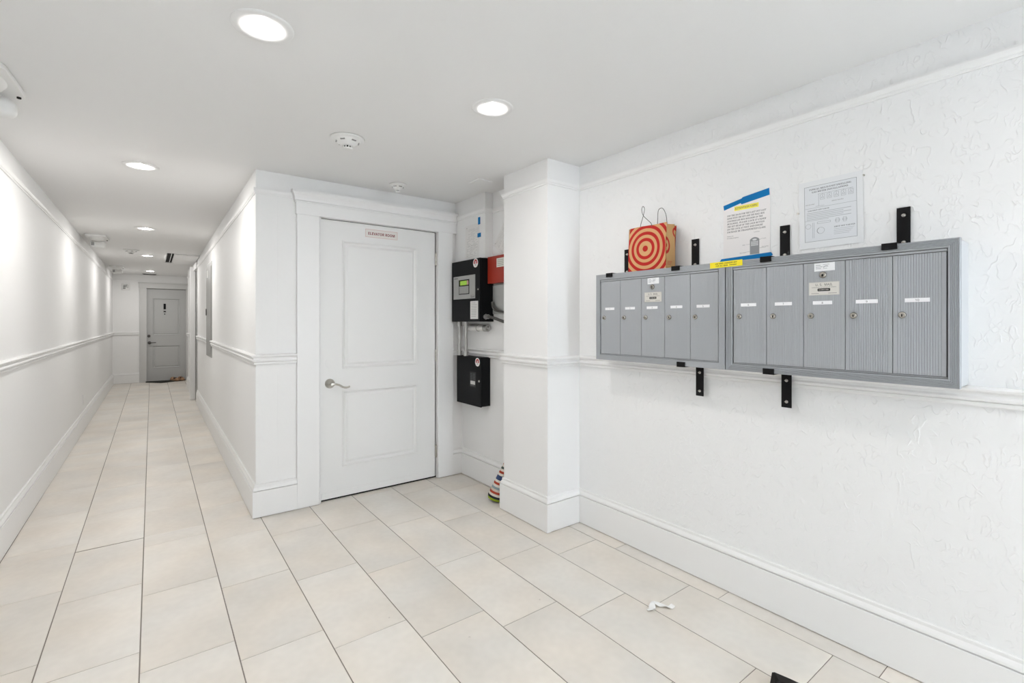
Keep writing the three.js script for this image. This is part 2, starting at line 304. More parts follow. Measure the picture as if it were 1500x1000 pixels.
{ // door at the far end, greyed to paint the shade there
  const d = new THREE.Group(); d.name = 'door_2'; scene.add(d); structure(d, 'two-panel apartment door at the far end of the hallway, its shade painted in grey', 'door');
  const z = -12.75;
  slab(d, -0.083, 0.603, 0.012, 1.978, z, [[0.02, 0.50, 0.985, 1.775], [0.02, 0.50, 0.285, 0.765]], M.farDoorShade);
  const h = obj('door_handle', [cyl(0.03, 0.032, 0.012, 24).rotateX(Math.PI / 2).translate(-0.035, 0.828, z + 0.006), cyl(0.01, 0.012, 0.05).rotateX(Math.PI / 2).translate(-0.035, 0.828, z + 0.03)], M.wire, d, 'dark lever handle');
  obj('lever', tube([[-0.038, 0.828, z + 0.052], [0.01, 0.83, z + 0.054], [0.075, 0.832, z + 0.05]], 0.009, 16, 8), M.wire, h);
  obj('deadbolt', [cyl(0.026, 0.028, 0.02, 24).rotateX(Math.PI / 2).translate(-0.045, 0.973, z + 0.01)], M.wire, d, 'round dark deadbolt');
  obj('door_number', [bx(0.207, 0.247, 1.545, 1.665, z, z + 0.008, 0.003), bx(0.207, 0.247, 1.485, 1.510, z, z + 0.008, 0.003), cyl(0.011, 0.011, 0.008, 14).rotateX(Math.PI / 2).translate(0.227, 1.44, z + 0.004)], M.black, d, 'black narrow plate with knocker and peephole');
  obj('casing', [bx(-0.205, -0.083, 0.0015, 2.0, ZF, ZF + 0.024, 0.003), bx(-0.19, -0.17, 0.0015, 2.0, ZF + 0.024, ZF + 0.032, 0.003)], M.farTrimShade, d);
  obj('casing', [bx(0.603, 0.725, 0.0015, 2.0, ZF, ZF + 0.024, 0.003), bx(0.69, 0.71, 0.0015, 2.0, ZF + 0.024, ZF + 0.032, 0.003)], M.farTrimShade, d);
  obj('head_casing', [bx(-0.21, 0.73, 1.985, 2.095, ZF, ZF + 0.027, 0.003), bx(-0.225, 0.745, 2.085, 2.105, ZF, ZF + 0.045, 0.004)], M.farTrimShade, d);
  obj('door_jamb', [bx(FX0, -0.084, 0, FH, ZF - T, ZF + 0.002), bx(0.604, FX1, 0, FH, ZF - T, ZF + 0.002), bx(-0.084, 0.604, 1.98, FH, ZF - T, ZF + 0.002), bx(-0.084, 0.604, 0, 1.98, z - 0.075, z - 0.05)], M.farTrimShade, d);
}
{ // steel-lined opening in the hallway's right wall
  const d = new THREE.Group(); d.name = 'door_3'; scene.add(d); structure(d, 'narrow opening with steel lining and a white post in the hallway wall', 'door');
  obj('door_leaf', bx(0.70, 0.72, 0, 2.13, -9.42, -8.9), M.steel, d, 'brushed steel leaf');
  obj('steel_jamb', [bx(0.574, 0.70, 0, 2.13, -9.42, -9.365), bx(0.566, 0.70, 0.16, 2.13, -8.93, -8.902)], M.steel, d, 'brushed steel jamb');
  obj('casing', bx(0.500, 0.572, 0.002, 2.17, -9.45, -9.36, 0.004), M.trim, d, 'white painted post');
  obj('head_casing', bx(0.545, 0.585, 2.10, 2.20, -9.36, -8.86, 0.004), M.trim, d);
}
{ // glazed entrance behind the camera
  const d = new THREE.Group(); d.name = 'door_4'; scene.add(d); structure(d, 'glazed entrance door that lets daylight into the foyer', 'door');
  obj('door_frame', [bx(EX0, EX0 + 0.05, 0, EH, 2.31, 2.42), bx(EX1 - 0.05, EX1, 0, EH, 2.31, 2.42), bx(EX0, EX1, EH - 0.05, EH, 2.31, 2.42), bx(EX0 + 0.05, EX1 - 0.05, 0.01, 0.2, 2.345, 2.385), bx(EX0 + 0.05, EX0 + 0.14, 0.2, EH - 0.05, 2.345, 2.385), bx(EX1 - 0.14, EX1 - 0.05, 0.2, EH - 0.05, 2.345, 2.385), bx(EX0 + 0.14, EX1 - 0.14, EH - 0.15, EH - 0.05, 2.345, 2.385)], M.trim, d);
  obj('pane', bx(EX0 + 0.135, EX1 - 0.135, 0.195, EH - 0.145, 2.362, 2.368), M.glass, d);
}
// ------------------------------------------------------------------ recessed lamps
function downlight(label, x, z) {
  const t = thing('recessed_light', label, 'ceiling light', [x, HC, z], 0, 'recessed ceiling lights');
  obj('trim_ring', lathe([[0.0525, -0.0030], [0.058, -0.0050], [0.075, -0.0058], [0.091, -0.0045], [0.096, -0.002], [0.096, 0.0]], 48), M.trim, t);
  obj('lens', lathe([[0, -0.0052], [0.03, -0.0050], [0.0535, -0.0036]], 40), M.lens, t);
  const l = new THREE.RectAreaLight(LAMP_COLOR, z < -3 ? HALL_LAMP : LAMP, 0.1, 0.1); l.rotation.x = -Math.PI / 2; l.position.y = -0.014; t.add(l);
  const p = new THREE.PointLight(LAMP_COLOR, (z < -3 ? HALL_LAMP : LAMP) * 0.0007, 0, 2); p.position.y = -0.0095; p.castShadow = true; p.shadow.radius = 0.1; t.add(p);   // added point light at the bulging lens, brightens upper walls and ceiling
}
[['large bright ceiling downlight nearest the camera, at the top of the frame', 0.299, -1.787], ['bright ceiling downlight in the foyer in front of the pillar', 1.262, -1.823], ['first ceiling downlight of the hallway, nearest the foyer', -0.055, -3.843], ['second ceiling downlight of the hallway row from the foyer', -0.052, -6.384], ['third ceiling downlight of the hallway, beside the slotted ceiling vent', -0.049, -8.985], ['last ceiling downlight of the hallway, closest to the far door', -0.021, -11.664],
  ['ceiling downlight over the foyer beside the camera on the left', 0.299, 0.55], ['ceiling downlight over the foyer beside the mailbox wall', 1.262, 0.55]].forEach((a) => downlight(...a));  // these two are out of view, added to keep the foyer evenly bright

// ------------------------------------------------------------------ ceiling devices
function detector(label, x, z, r, s) {
  const t = thing('smoke_detector', label, 'smoke detector', [x, HC, z], 0, 'smoke detectors on the ceiling');
  obj('base_plate', lathe([[0, 0], [r, 0], [r, -0.006], [r * 0.96, -0.010], [r * 0.8, -0.012], [0, -0.012]].reverse(), 40), M.plastic, t);
  obj('cover', lathe([[0, -0.042], [r * 0.32, -0.042], [r * 0.42, -0.036], [r * 0.62, -0.022], [r * 0.78, -0.012]], 40), M.plastic, t);
  const ribs = []; for (let k = 0; k < 10; k++) ribs.push(bx(-0.0025, 0.0025, -0.054, -0.040, r * 0.24, r * 0.30).rotateY(k * Math.PI / 5));
  obj('cage', [...ribs, cyl(r * 0.31, r * 0.26, 0.006, 24).translate(0, -0.056, 0)], M.plastic, t);
  obj('sensor', cyl(r * 0.23, r * 0.23, 0.016, 20).translate(0, -0.047, 0), M.dark, t, 'dark sensing chamber');
  for (let k = 0; k < 6; k++) obj('vent_slot', bx(-0.012, 0.012, -0.024, -0.018, r * 0.60, r * 0.67).rotateY(k * Math.PI / 3 + s), M.greyPaint, t);
}
detector('broad white smoke detector on the foyer ceiling between the two downlights', 0.846, -2.60, 0.09, 0.3);
detector('small white smoke detector on the ceiling above the elevator room door', 1.419, -3.25, 0.06, 0.1);
detector('white smoke detector far down the hallway ceiling', -0.226, -8.42, 0.09, 0.2);
tag(obj('cover_plate', [bx(1.80, 1.92, HC - 0.008, HC, -2.89, -2.77, 0.003)], M.ceiling), 'small square white cover plate on the ceiling beside the pillar', 'cover plate');
function emergency(label, x, z, turn = 0) {
  const t = thing('emergency_light', label, 'emergency light', [x, HC, z], turn, 'emergency lights along the left edge of the ceiling');
  const r = 0.035, sh = new THREE.Shape(); const w = 0.095, d = 0.17;
  sh.moveTo(-w + r, -d); sh.lineTo(w - r, -d); sh.quadraticCurveTo(w, -d, w, -d + r); sh.lineTo(w - 0.012, d - r); sh.quadraticCurveTo(w - 0.02, d, w - 0.02 - r, d); sh.lineTo(-w + r, d); sh.quadraticCurveTo(-w, d, -w, d - r); sh.lineTo(-w, -d + r); sh.quadraticCurveTo(-w, -d, -w + r, -d);
  obj('base_plate', new THREE.ExtrudeGeometry(sh, { depth: 0.014, bevelEnabled: true, bevelSize: 0.004, bevelThickness: 0.004, bevelSegments: 2 }).rotateX(Math.PI / 2).translate(0, -0.004, 0), M.plastic, t);
  obj('housing', lathe([[0, -0.052], [0.035, -0.05], [0.055, -0.04], [0.068, -0.018], [0.07, -0.016]], 36).scale(1.05, 1, 1.9).translate(-0.005, -0.002, 0.01), M.plastic, t);
  obj('lamp_head', [new RoundedBoxGeometry(0.15, 0.085, 0.075, 4, 0.034).translate(-0.004, -0.075, -0.155), bx(-0.02, 0.02, -0.05, -0.018, -0.17, -0.13)], M.plastic, t);
  const f = obj('lamp_window', [rectSweep(-0.072, -0.028, -0.102, -0.048, [[0, 0], [0, 0.004], [0.008, 0.004], [0.008, 0]]).translate(0, 0, -0.1175)], M.plastic, t);
  obj('lens', bx(-0.064, -0.036, -0.094, -0.056, -0.1175, -0.1165), M.greyPaint, f);
  obj('test_button', cyl(0.0075, 0.0075, 0.012, 14).translate(0.078, -0.022, -0.14), M.dark, t, 'small black test button');
  return t;
}
emergency('white emergency light cut by the left edge of the frame', -0.535, -2.79);
emergency('white emergency light halfway down the hallway, above the left wall', -0.50, -7.30);
emergency('small white emergency light at the far end of the hallway', -0.49, -11.05);
{ // slotted ceiling diffuser in the hallway
  const t = thing('slot_vent', 'white ceiling panel with black slots beside the steel framed opening', 'vent', [0.37, HC, -9.1]);
  obj('panel', bx(-0.10, 0.20, -0.022, 0, -0.62, 0.62, 0.004), M.ceiling, t);
  obj('frame', [bx(-0.205, -0.19, -0.02, 0, -0.64, 0.62), bx(-0.142, -0.134, -0.02, 0, -0.62, 0.62), bx(-0.108, -0.10, -0.02, 0, -0.62, 0.62), bx(-0.205, 0.2, -0.024, 0, -0.665, -0.62)], M.trim, t);
  obj('slot', bx(-0.19, -0.142, -0.004, -0.001, -0.62, 0.62), M.dark, t); obj('slot', bx(-0.134, -0.108, -0.004, -0.001, -0.62, 0.62), M.dark, t);
}
{ const t = thing('air_grille', 'dark narrow ceiling grille in front of the far door', 'vent', [-0.035, HC, -12.4]);
  obj('frame', rectSweep(-0.115, 0.115, -0.11, 0.11, [[0, 0], [0, 0.01], [0.012, 0.01], [0.012, 0]]).rotateX(Math.PI / 2), M.greyPaint, t);
  for (let i = 0; i < 8; i++) obj('slat', bx(-0.102, 0.102, -0.009, -0.004, -0.095 + i * 0.026, -0.085 + i * 0.026), M.dark, t);
  obj('backing', bx(-0.103, 0.103, -0.003, -0.001, -0.1, 0.1), M.dark, t); }
{ const t = thing('fire_alarm_horn', 'small square alarm sounder high on the end wall left of the far door', 'alarm', [-0.425, 2.0, ZF]);
  obj('back_plate', bx(-0.065, 0.065, -0.065, 0.065, 0, 0.022, 0.008), M.plastic, t);
  obj('grille', [0, 1, 2, 3].map((i) => bx(-0.045 + 0.002 * i, -0.005 + 0.004 * i, -0.045 + i * 0.022, -0.035 + i * 0.022, 0.022, 0.026)), M.dark, t, 'dark sounder slots');
  obj('strobe', bx(0.012, 0.045, -0.02, 0.045, 0.022, 0.042, 0.008), M.zinc, t, 'clear strobe lens'); }
// ------------------------------------------------------------------ mailboxes
const txt = (g, s, x, y, font, color = '#222', align = 'center', max) => { g.font = font; g.fillStyle = color; g.textAlign = align; g.textBaseline = 'middle'; max ? g.fillText(s, x, y, max) : g.fillText(s, x, y); };
function fluted(x0, x1, y0, y1, z, n, depth) {   // plate with n shallow upright grooves on its front, back at z
  const pts = [[x0, z], [x1, z]], f = z + 0.006, step = (x1 - x0 - 0.012) / n, front = [];
  front.push([x0, f - 0.001], [x0 + 0.001, f]);
  for (let i = 1; i < n; i++) { const c = x0 + 0.006 + step * i; front.push([c - 0.0015, f], [c, f - depth], [c + 0.0015, f]); }
  front.push([x1 - 0.001, f], [x1, f - 0.001]);
  const shape = [...pts, ...front.reverse()].map(([x, y]) => [x, -y]);
  const g = extr(shape, y1 - y0); g.rotateX(-Math.PI / 2); g.translate(0, y0, 0); return metric(g);
}
function camLock(parent, x, y, z, r = 0.0105) {
  const k = obj('lock', lathe([[0, 0.006], [r * 0.55, 0.006], [r * 0.62, 0.0075], [r * 0.95, 0.0065], [r, 0.003], [r * 1.12, 0.0015], [r * 1.12, 0]], 24).rotateX(Math.PI / 2).translate(x, y, z), M.chrome, parent, 'round chrome cam lock');
  return k;
}
const FRONT = 0.140, MW = 0.774, MH = 0.482;
const plate = print(512, 256, (g, w, h) => {
  g.fillStyle = '#d6d4cd'; g.fillRect(0, 0, w, h); g.strokeStyle = '#a9a7a0'; g.lineWidth = 3; g.strokeRect(6, 6, w - 12, h - 12);
  txt(g, 'U. S.  MAIL', w / 2, 52, '62px sans-serif', '#3a3a3a', 'center', 290);
  txt(g, 'APPROVED BY THE POSTMASTER GENERAL', w / 2, 104, '22px sans-serif', '#666', 'center', 410);
  g.fillStyle = '#1c1c1c'; g.beginPath(); g.roundRect(150, 124, 212, 56, 14); g.fill(); g.fillStyle = '#a9a7a0'; [172, 200, 226, 256, 284, 310].forEach((x, i) => g.fillRect(x, 142, 14 + (i % 3) * 5, 20));
  g.fillStyle = '#8b8984'; g.fillRect(42, 216, 130, 9); g.fillRect(330, 216, 140, 9);
});
const plateMat = std({ map: plate, roughness: 0.35, metalness: 0.2 });
const stickerMat = std({ map: print(256, 128, (g, w, h) => { g.fillStyle = '#eceef0'; g.fillRect(0, 0, w, h); for (let i = 0; i < 3; i++) { g.fillStyle = '#9aa0a6'; g.fillRect(20, 30 + i * 26, 60 + (i * 23) % 40, 8); g.fillRect(110, 24 + i * 30, 80 - i * 14, 6); } g.strokeStyle = '#7b8187'; g.lineWidth = 5; g.beginPath(); g.arc(150, 78, 30, Math.PI, 1.8 * Math.PI); g.stroke(); }), roughness: 0.6 });
function mailbox(label, z, numbers, flutes) {
  const t = thing('mailbox_unit', label, 'mailbox', [2.185, 1.057, z], -Math.PI / 2, 'wall mailbox units');
  const w = MW / 2;
  obj('housing', [bx(-w + 0.004, w - 0.004, 0.004, MH - 0.004, 0.0, 0.012), bx(-w + 0.004, -w + 0.008, 0.004, MH - 0.004, 0.012, FRONT - 0.016), bx(w - 0.008, w - 0.004, 0.004, MH - 0.004, 0.012, FRONT - 0.016), bx(-w + 0.008, w - 0.008, 0.004, 0.008, 0.012, FRONT - 0.016), bx(-w + 0.008, w - 0.008, MH - 0.008, MH - 0.004, 0.012, FRONT - 0.016)], M.mailSide, t, 'pale grey sheet metal box');
  const rings = [[0.003, FRONT - 0.018], [0, FRONT - 0.018], [0, FRONT - 0.001], [0.001, FRONT]];
  for (let i = 1; i < 6; i++) { const c = 0.0015 + i * 0.0042; rings.push([c - 0.0011, FRONT], [c, FRONT - (flutes ? 0.0017 : 0.0006)], [c + 0.0011, FRONT]); }
  rings.push([0.0285, FRONT], [0.0295, FRONT - 0.001], [0.0295, FRONT - 0.018]);
  obj('face_frame', rectSweep(-w, w, 0, MH, rings), M.mailFrame, t, 'grey ribbed face frame');
  obj('dark_reveal', bx(-w + 0.028, w - 0.028, 0.02, MH - 0.022, FRONT - 0.03, FRONT - 0.022), M.dark, t);
  obj('top_lip', bx(-w + 0.0315, w - 0.0315, MH - 0.0395, MH - 0.0315, FRONT - 0.018, FRONT - 0.001, 0.001), M.mailFrame, t);
  obj('bottom_lip', bx(-w + 0.0315, w - 0.0315, 0.0215 + 0.0095, 0.0345, FRONT - 0.018, FRONT - 0.002, 0.001), M.mailFrame, t);
  const x0 = -w + 0.0325, dw = (MW - 0.065) / 5;
  for (let i = 0; i < 5; i++) {
    const a = x0 + dw * i + 0.001, b = x0 + dw * (i + 1) - 0.001, c = (a + b) / 2;
    const n = 18;
    const d = obj('box_door', fluted(a, b, 0.036, MH - 0.041, FRONT - 0.0105, n, flutes ? (i > 2 ? 0.0013 : 0.0007) : 0.0004), M.mailbox, t);
    const F = FRONT - 0.0045;
    camLock(d, a + 0.026, 0.237, F);
    const lb = obj('name_label', card(0.066, 0.0135, 0.0008), std({ map: print(256, 52, (g, ww, hh) => { g.fillStyle = '#f2f3f5'; g.fillRect(0, 0, ww, hh); txt(g, numbers[i], ww / 2, hh / 2 + 2, '40px sans-serif', '#444'); }), roughness: 0.6 }), d, 'white name label'); lb.position.set(c - 0.004, 0.287, F + 0.0006);
    if (i === 2) {
      camLock(d, c - 0.002, 0.393, F, 0.0115); obj('key_slot', [bx(c - 0.0045, c + 0.0005, 0.383, 0.396, F + 0.006, F + 0.0072)], M.dark, d);
      const p = obj('mail_plate', card(0.104, 0.050, 0.001), plateMat, d, 'pale plate reading U.S. MAIL'); p.position.set(c + 0.001, 0.341, F + 0.0006);
      const s = obj('sticker', card(0.070, 0.031, 0.0006), stickerMat, d, 'white printed sticker'); s.position.set(c + 0.003, 0.4235, F + 0.0006); s.rotation.z = 0.01;
    }
  }
  for (const d of t.children.filter((k) => k.name.startsWith('box_door'))) for (const k of d.children.filter((q) => q.name.startsWith('lock'))) {
    k.geometry.computeBoundingBox(); const q = k.geometry.boundingBox.getCenter(new THREE.Vector3());
    obj('keyhole', bx(q.x - 0.0016, q.x + 0.0016, q.y - 0.0055, q.y + 0.003, FRONT + 0.0005, FRONT + 0.0022), M.dark, d);
  }
  return t;
}
mailbox('left grey metal mailbox unit with five doors, below the red ringed paper bag', -1.5195, ['1', '2', '3', '4', '5'], false);
mailbox('right grey metal mailbox unit with five ribbed doors numbered six to ten', -0.7405, ['6', '7', '8', '9', '10'], true);
// black clamping brackets
function bracket(label, z, top, zs) {
  const t = thing('mounting_bracket', label, 'bracket', [2.185, top ? 1.539 : 1.057, zs], -Math.PI / 2, 'black brackets clamping the mailboxes to the wall');
  const s = top ? 1 : -1, dz = z - zs, back = top ? 0.003 : 0.030, h = top ? 0.147 : 0.150, y0 = top ? 0.0 : -h;
  obj('strap', [bx(-0.020, 0.020, y0, y0 + h, back, back + 0.005, 0.001)], M.blackMetal, t);
  obj('arm', [bx(Math.min(-0.020, dz - 0.022), Math.max(0.020, dz + 0.022), s > 0 ? 0.0005 : -0.0045, s > 0 ? 0.0045 : -0.0005, back + 0.005, 0.055, 0.001), bx(dz - 0.022, dz + 0.022, s > 0 ? 0.0005 : -0.0045, s > 0 ? 0.0045 : -0.0005, 0.05, FRONT + 0.005, 0.001)], M.blackMetal, t);
  obj('hook', bx(dz - 0.022, dz + 0.022, s > 0 ? -0.018 : -0.0045, s > 0 ? 0.0045 : 0.020, FRONT + 0.0005, FRONT + 0.0065, 0.001), M.blackMetal, t);
  for (const y of top ? [0.118, 0.02] : [-0.035, -0.125]) obj('screw', [lathe([[0, 0.006], [0.004, 0.0055], [0.0062, 0.002], [0.0068, 0]], 16).rotateX(Math.PI / 2).translate(0.001, y, back + 0.005), bx(-0.005, 0.007, y - 0.0012, y + 0.0012, back + 0.009, back + 0.0115), ...(top ? [] : [cyl(0.004, 0.004, 0.028, 10).rotateX(Math.PI / 2).translate(0, y, 0.015)])], M.nickel, t, 'bright screw head');
}
[['black top bracket half hidden behind the paper bag, at the far end of the mailboxes', -1.805, true, -1.79], ['black top bracket just right of the paper bag', -1.382, true, -1.361], ['black top bracket between the two taped wall notices', -0.953, true, -0.936], ['black top bracket standing tallest at the right, above door ten', -0.535, true, -0.529], ['black lower bracket under the left mailbox unit', -1.352, false, -1.32], ['black lower bracket under the right mailbox unit', -0.942, false, -0.918]].forEach((a) => bracket(...a));
{ // yellow strip across the seam
  const t = tag(obj('label_strip', card(0.150, 0.026, 0.0008), std({ roughness: 0.5, map: print(512, 88, (g, w, h) => { g.fillStyle = '#f3e21c'; g.fillRect(0, 0, w, h); txt(g, 'USE MAIL CARRIERS KEY', w / 2, 27, 'italic bold 30px sans-serif', '#3d3a10', 'center', 350); txt(g, 'FOR ALL MAIL, THANKS', w / 2, 60, 'italic bold 30px sans-serif', '#3d3a10', 'center', 330); }) })), 'yellow printed strip stuck across the top seam between the mailbox units', 'label');
  t.rotation.y = -Math.PI / 2; t.rotation.order = 'YXZ'; t.position.set(2.185 - FRONT - 0.0008, 1.528, -1.127); t.rotation.z = 0.012;
}
// ------------------------------------------------------------------ notices on the mailbox wall
function dpad(g, x, y, w, h) { g.strokeRect(x, y, w, h); }
{
  const t = thing('notice', 'white laminated notice headed ATTENTION USPS, held by wide blue tape', 'notice', [2.185, 1.545, -1.107], -Math.PI / 2, 'notices taped above the mailboxes');
  const tx = print(768, 1024, (g, w, h) => {
    g.fillStyle = '#ece9e8'; g.fillRect(0, 0, w, h);
    g.fillStyle = '#f2e640'; g.fillRect(190, 128, 400, 74); txt(g, 'ATTENTION USPS:', w / 2, 166, 'bold 46px serif', '#3c3a12', 'center', 375);
    ['USE THE BACK FOR THE LAST OUT LAST', 'DOOR WITH THE KEY AND THE MAIL BOX', 'CONTROLLER BOX HOLDERS IN THE', 'BUILDING. PLEASE LOCK IT UNDER', 'THE KEY HEAD OF THE LOCK BUTTON', 'ON THE LOCK AT FOOT AND ENSURE', 'PACKAGE BE TRANSPORTED CLASS.'].forEach((s, i) => txt(g, s, 64, 268 + i * 46, 'italic bold 38px serif', '#2d2d30', 'left', 640 - (i % 3) * 25));
    txt(g, 'Thank you', 64, 618, '22px serif', '#666', 'left'); txt(g, 'The building management', 64, 650, '22px serif', '#666', 'left', 200); txt(g, 'Lock box', 560, 600, '22px serif', '#888');
    g.fillStyle = '#8d8f91'; g.beginPath(); g.moveTo(450, 960); g.lineTo(450, 720); g.quadraticCurveTo(525, 650, 600, 720); g.lineTo(600, 960); g.fill();
    g.fillStyle = '#d8d9da'; g.beginPath(); g.ellipse(525, 725, 36, 16, 0, 0, 7); g.fill(); for (let r = 0; r < 3; r++) for (let c = 0; c < 5; c++) g.fillRect(470 + c * 23, 752 + r * 26, 17, 19);
    g.strokeStyle = '#77797b'; g.lineWidth = 3; for (const [a, b, c, d] of [[600, 735, 650, 720], [450, 790, 390, 790], [600, 870, 700, 870], [450, 910, 370, 915]]) { g.beginPath(); g.moveTo(a, b); g.lineTo(c, d); g.stroke(); }
    txt(g, 'Latch', 680, 722, '20px serif', '#777'); txt(g, 'Keys', 350, 792, '20px serif', '#777'); txt(g, 'Key button', 690, 852, '20px serif', '#777'); txt(g, 'Open here', 330, 918, '20px serif', '#777');
  });
  const p = obj('paper', card(0.216, 0.285, 0.001), std({ map: tx, roughness: 0.32 }), t); p.position.set(0, 0.158, 0.002);
  obj('tape_strip', [extr([[-0.108, 0.278], [-0.02, 0.297], [-0.015, 0.302], [0.104, 0.319], [0.106, 0.288], [-0.02, 0.270], [-0.024, 0.276], [-0.104, 0.256]], 0.0006).translate(0, 0, 0.0028)], M.tapeBlue, t, 'blue masking tape across the top edge');
  obj('tape_strip', [extr([[-0.128, 0.012], [-0.118, 0.026], [0.112, 0.034], [0.120, 0.022], [0.10, 0.008], [-0.126, -0.002]], 0.0006).translate(0, 0, 0.0028)], M.tapeBlue, t, 'blue masking tape across the bottom edge');
}
{
  const t = thing('notice', 'white framed-line gas meter diagram sheet pinned right of the blue taped notice', 'notice', [2.185, 1.572, -0.766], -Math.PI / 2, 'notices taped above the mailboxes');
  const tx = print(768, 1000, (g, w, h) => {
    g.fillStyle = '#e9ebed'; g.fillRect(0, 0, w, h); g.fillStyle = '#e1e4e8'; g.fillRect(70, 80, w - 140, h - 180); g.strokeStyle = '#75797e'; g.lineWidth = 4; g.strokeRect(70, 80, w - 140, h - 180);
    txt(g, 'TYPICAL MULTI-UNIT DWELLING', w / 2, 128, 'bold 32px serif', '#4c5056', 'center', 510); txt(g, 'GAS METER INSTALLATIONS', w / 2, 168, 'bold 32px serif', '#4c5056', 'center', 440);
    g.strokeStyle = '#8a8e93'; g.lineWidth = 3;
    for (let i = 0; i < 5; i++) { const x = 270 + i * 84; g.strokeRect(x, 225, 54, 70); g.beginPath(); g.moveTo(x + 12, 275); g.lineTo(x + 27, 240); g.lineTo(x + 42, 275); g.closePath(); g.stroke(); g.beginPath(); g.moveTo(x + 27, 225); g.lineTo(x + 27, 208); g.stroke(); }
    g.beginPath(); g.moveTo(240, 208); g.lineTo(660, 208); g.moveTo(250, 208); g.lineTo(250, 380); g.moveTo(210, 385); g.lineTo(320, 385); g.stroke();
    txt(g, 'service riser', 140, 345, '20px serif', '#777'); txt(g, 'Meter header', 480, 345, '22px serif', '#888');
    g.beginPath(); g.moveTo(74, 405); g.lineTo(w - 74, 405); g.moveTo(74, 590); g.lineTo(370, 590); g.stroke();
    txt(g, 'GAS SHUT OFF VALVE', 110, 440, 'bold 24px serif', '#5a5e63', 'left');
    for (let i = 0; i < 5; i++) { g.fillStyle = '#a5a9ae'; g.fillRect(95, 472 + i * 24, 540 - (i % 2) * 90, 6); }
    g.beginPath(); g.arc(115, 670, 34, 0, 7); g.moveTo(170, 620); g.lineTo(170, 850); g.moveTo(188, 620); g.lineTo(188, 850); g.stroke(); g.lineWidth = 7; g.beginPath(); g.arc(270, 750, 44, 2.1, 4.3); g.stroke(); g.lineWidth = 3; g.beginPath(); g.arc(270, 750, 46, 0, 7); g.stroke();
    for (const x of [475, 560]) { g.strokeRect(x - 18, 605, 36, 60); g.strokeRect(x - 26, 625, 52, 20); }
    txt(g, 'SHUT OFF VALVES', 555, 725, 'bold 26px serif', '#4f5358', 'center', 260); for (let i = 0; i < 4; i++) { g.fillStyle = '#b0b4b8'; g.fillRect(430, 755 + i * 24, 240 - i * 20, 5); } g.strokeRect(230, 620, 160, 26);
  });
  const p = obj('paper', card(0.226, 0.278, 0.001), std({ map: tx, roughness: 0.35 }), t); p.position.set(0, 0.142, 0.003); p.rotation.z = 0.012;
  obj('pin', cyl(0.0045, 0.003, 0.008, 12).rotateX(Math.PI / 2).translate(-0.117, 0.155, 0.004), M.nickel, t); obj('pin', cyl(0.003, 0.003, 0.007, 12).rotateX(Math.PI / 2).translate(0.115, 0.262, 0.004), M.nickel, t);
}
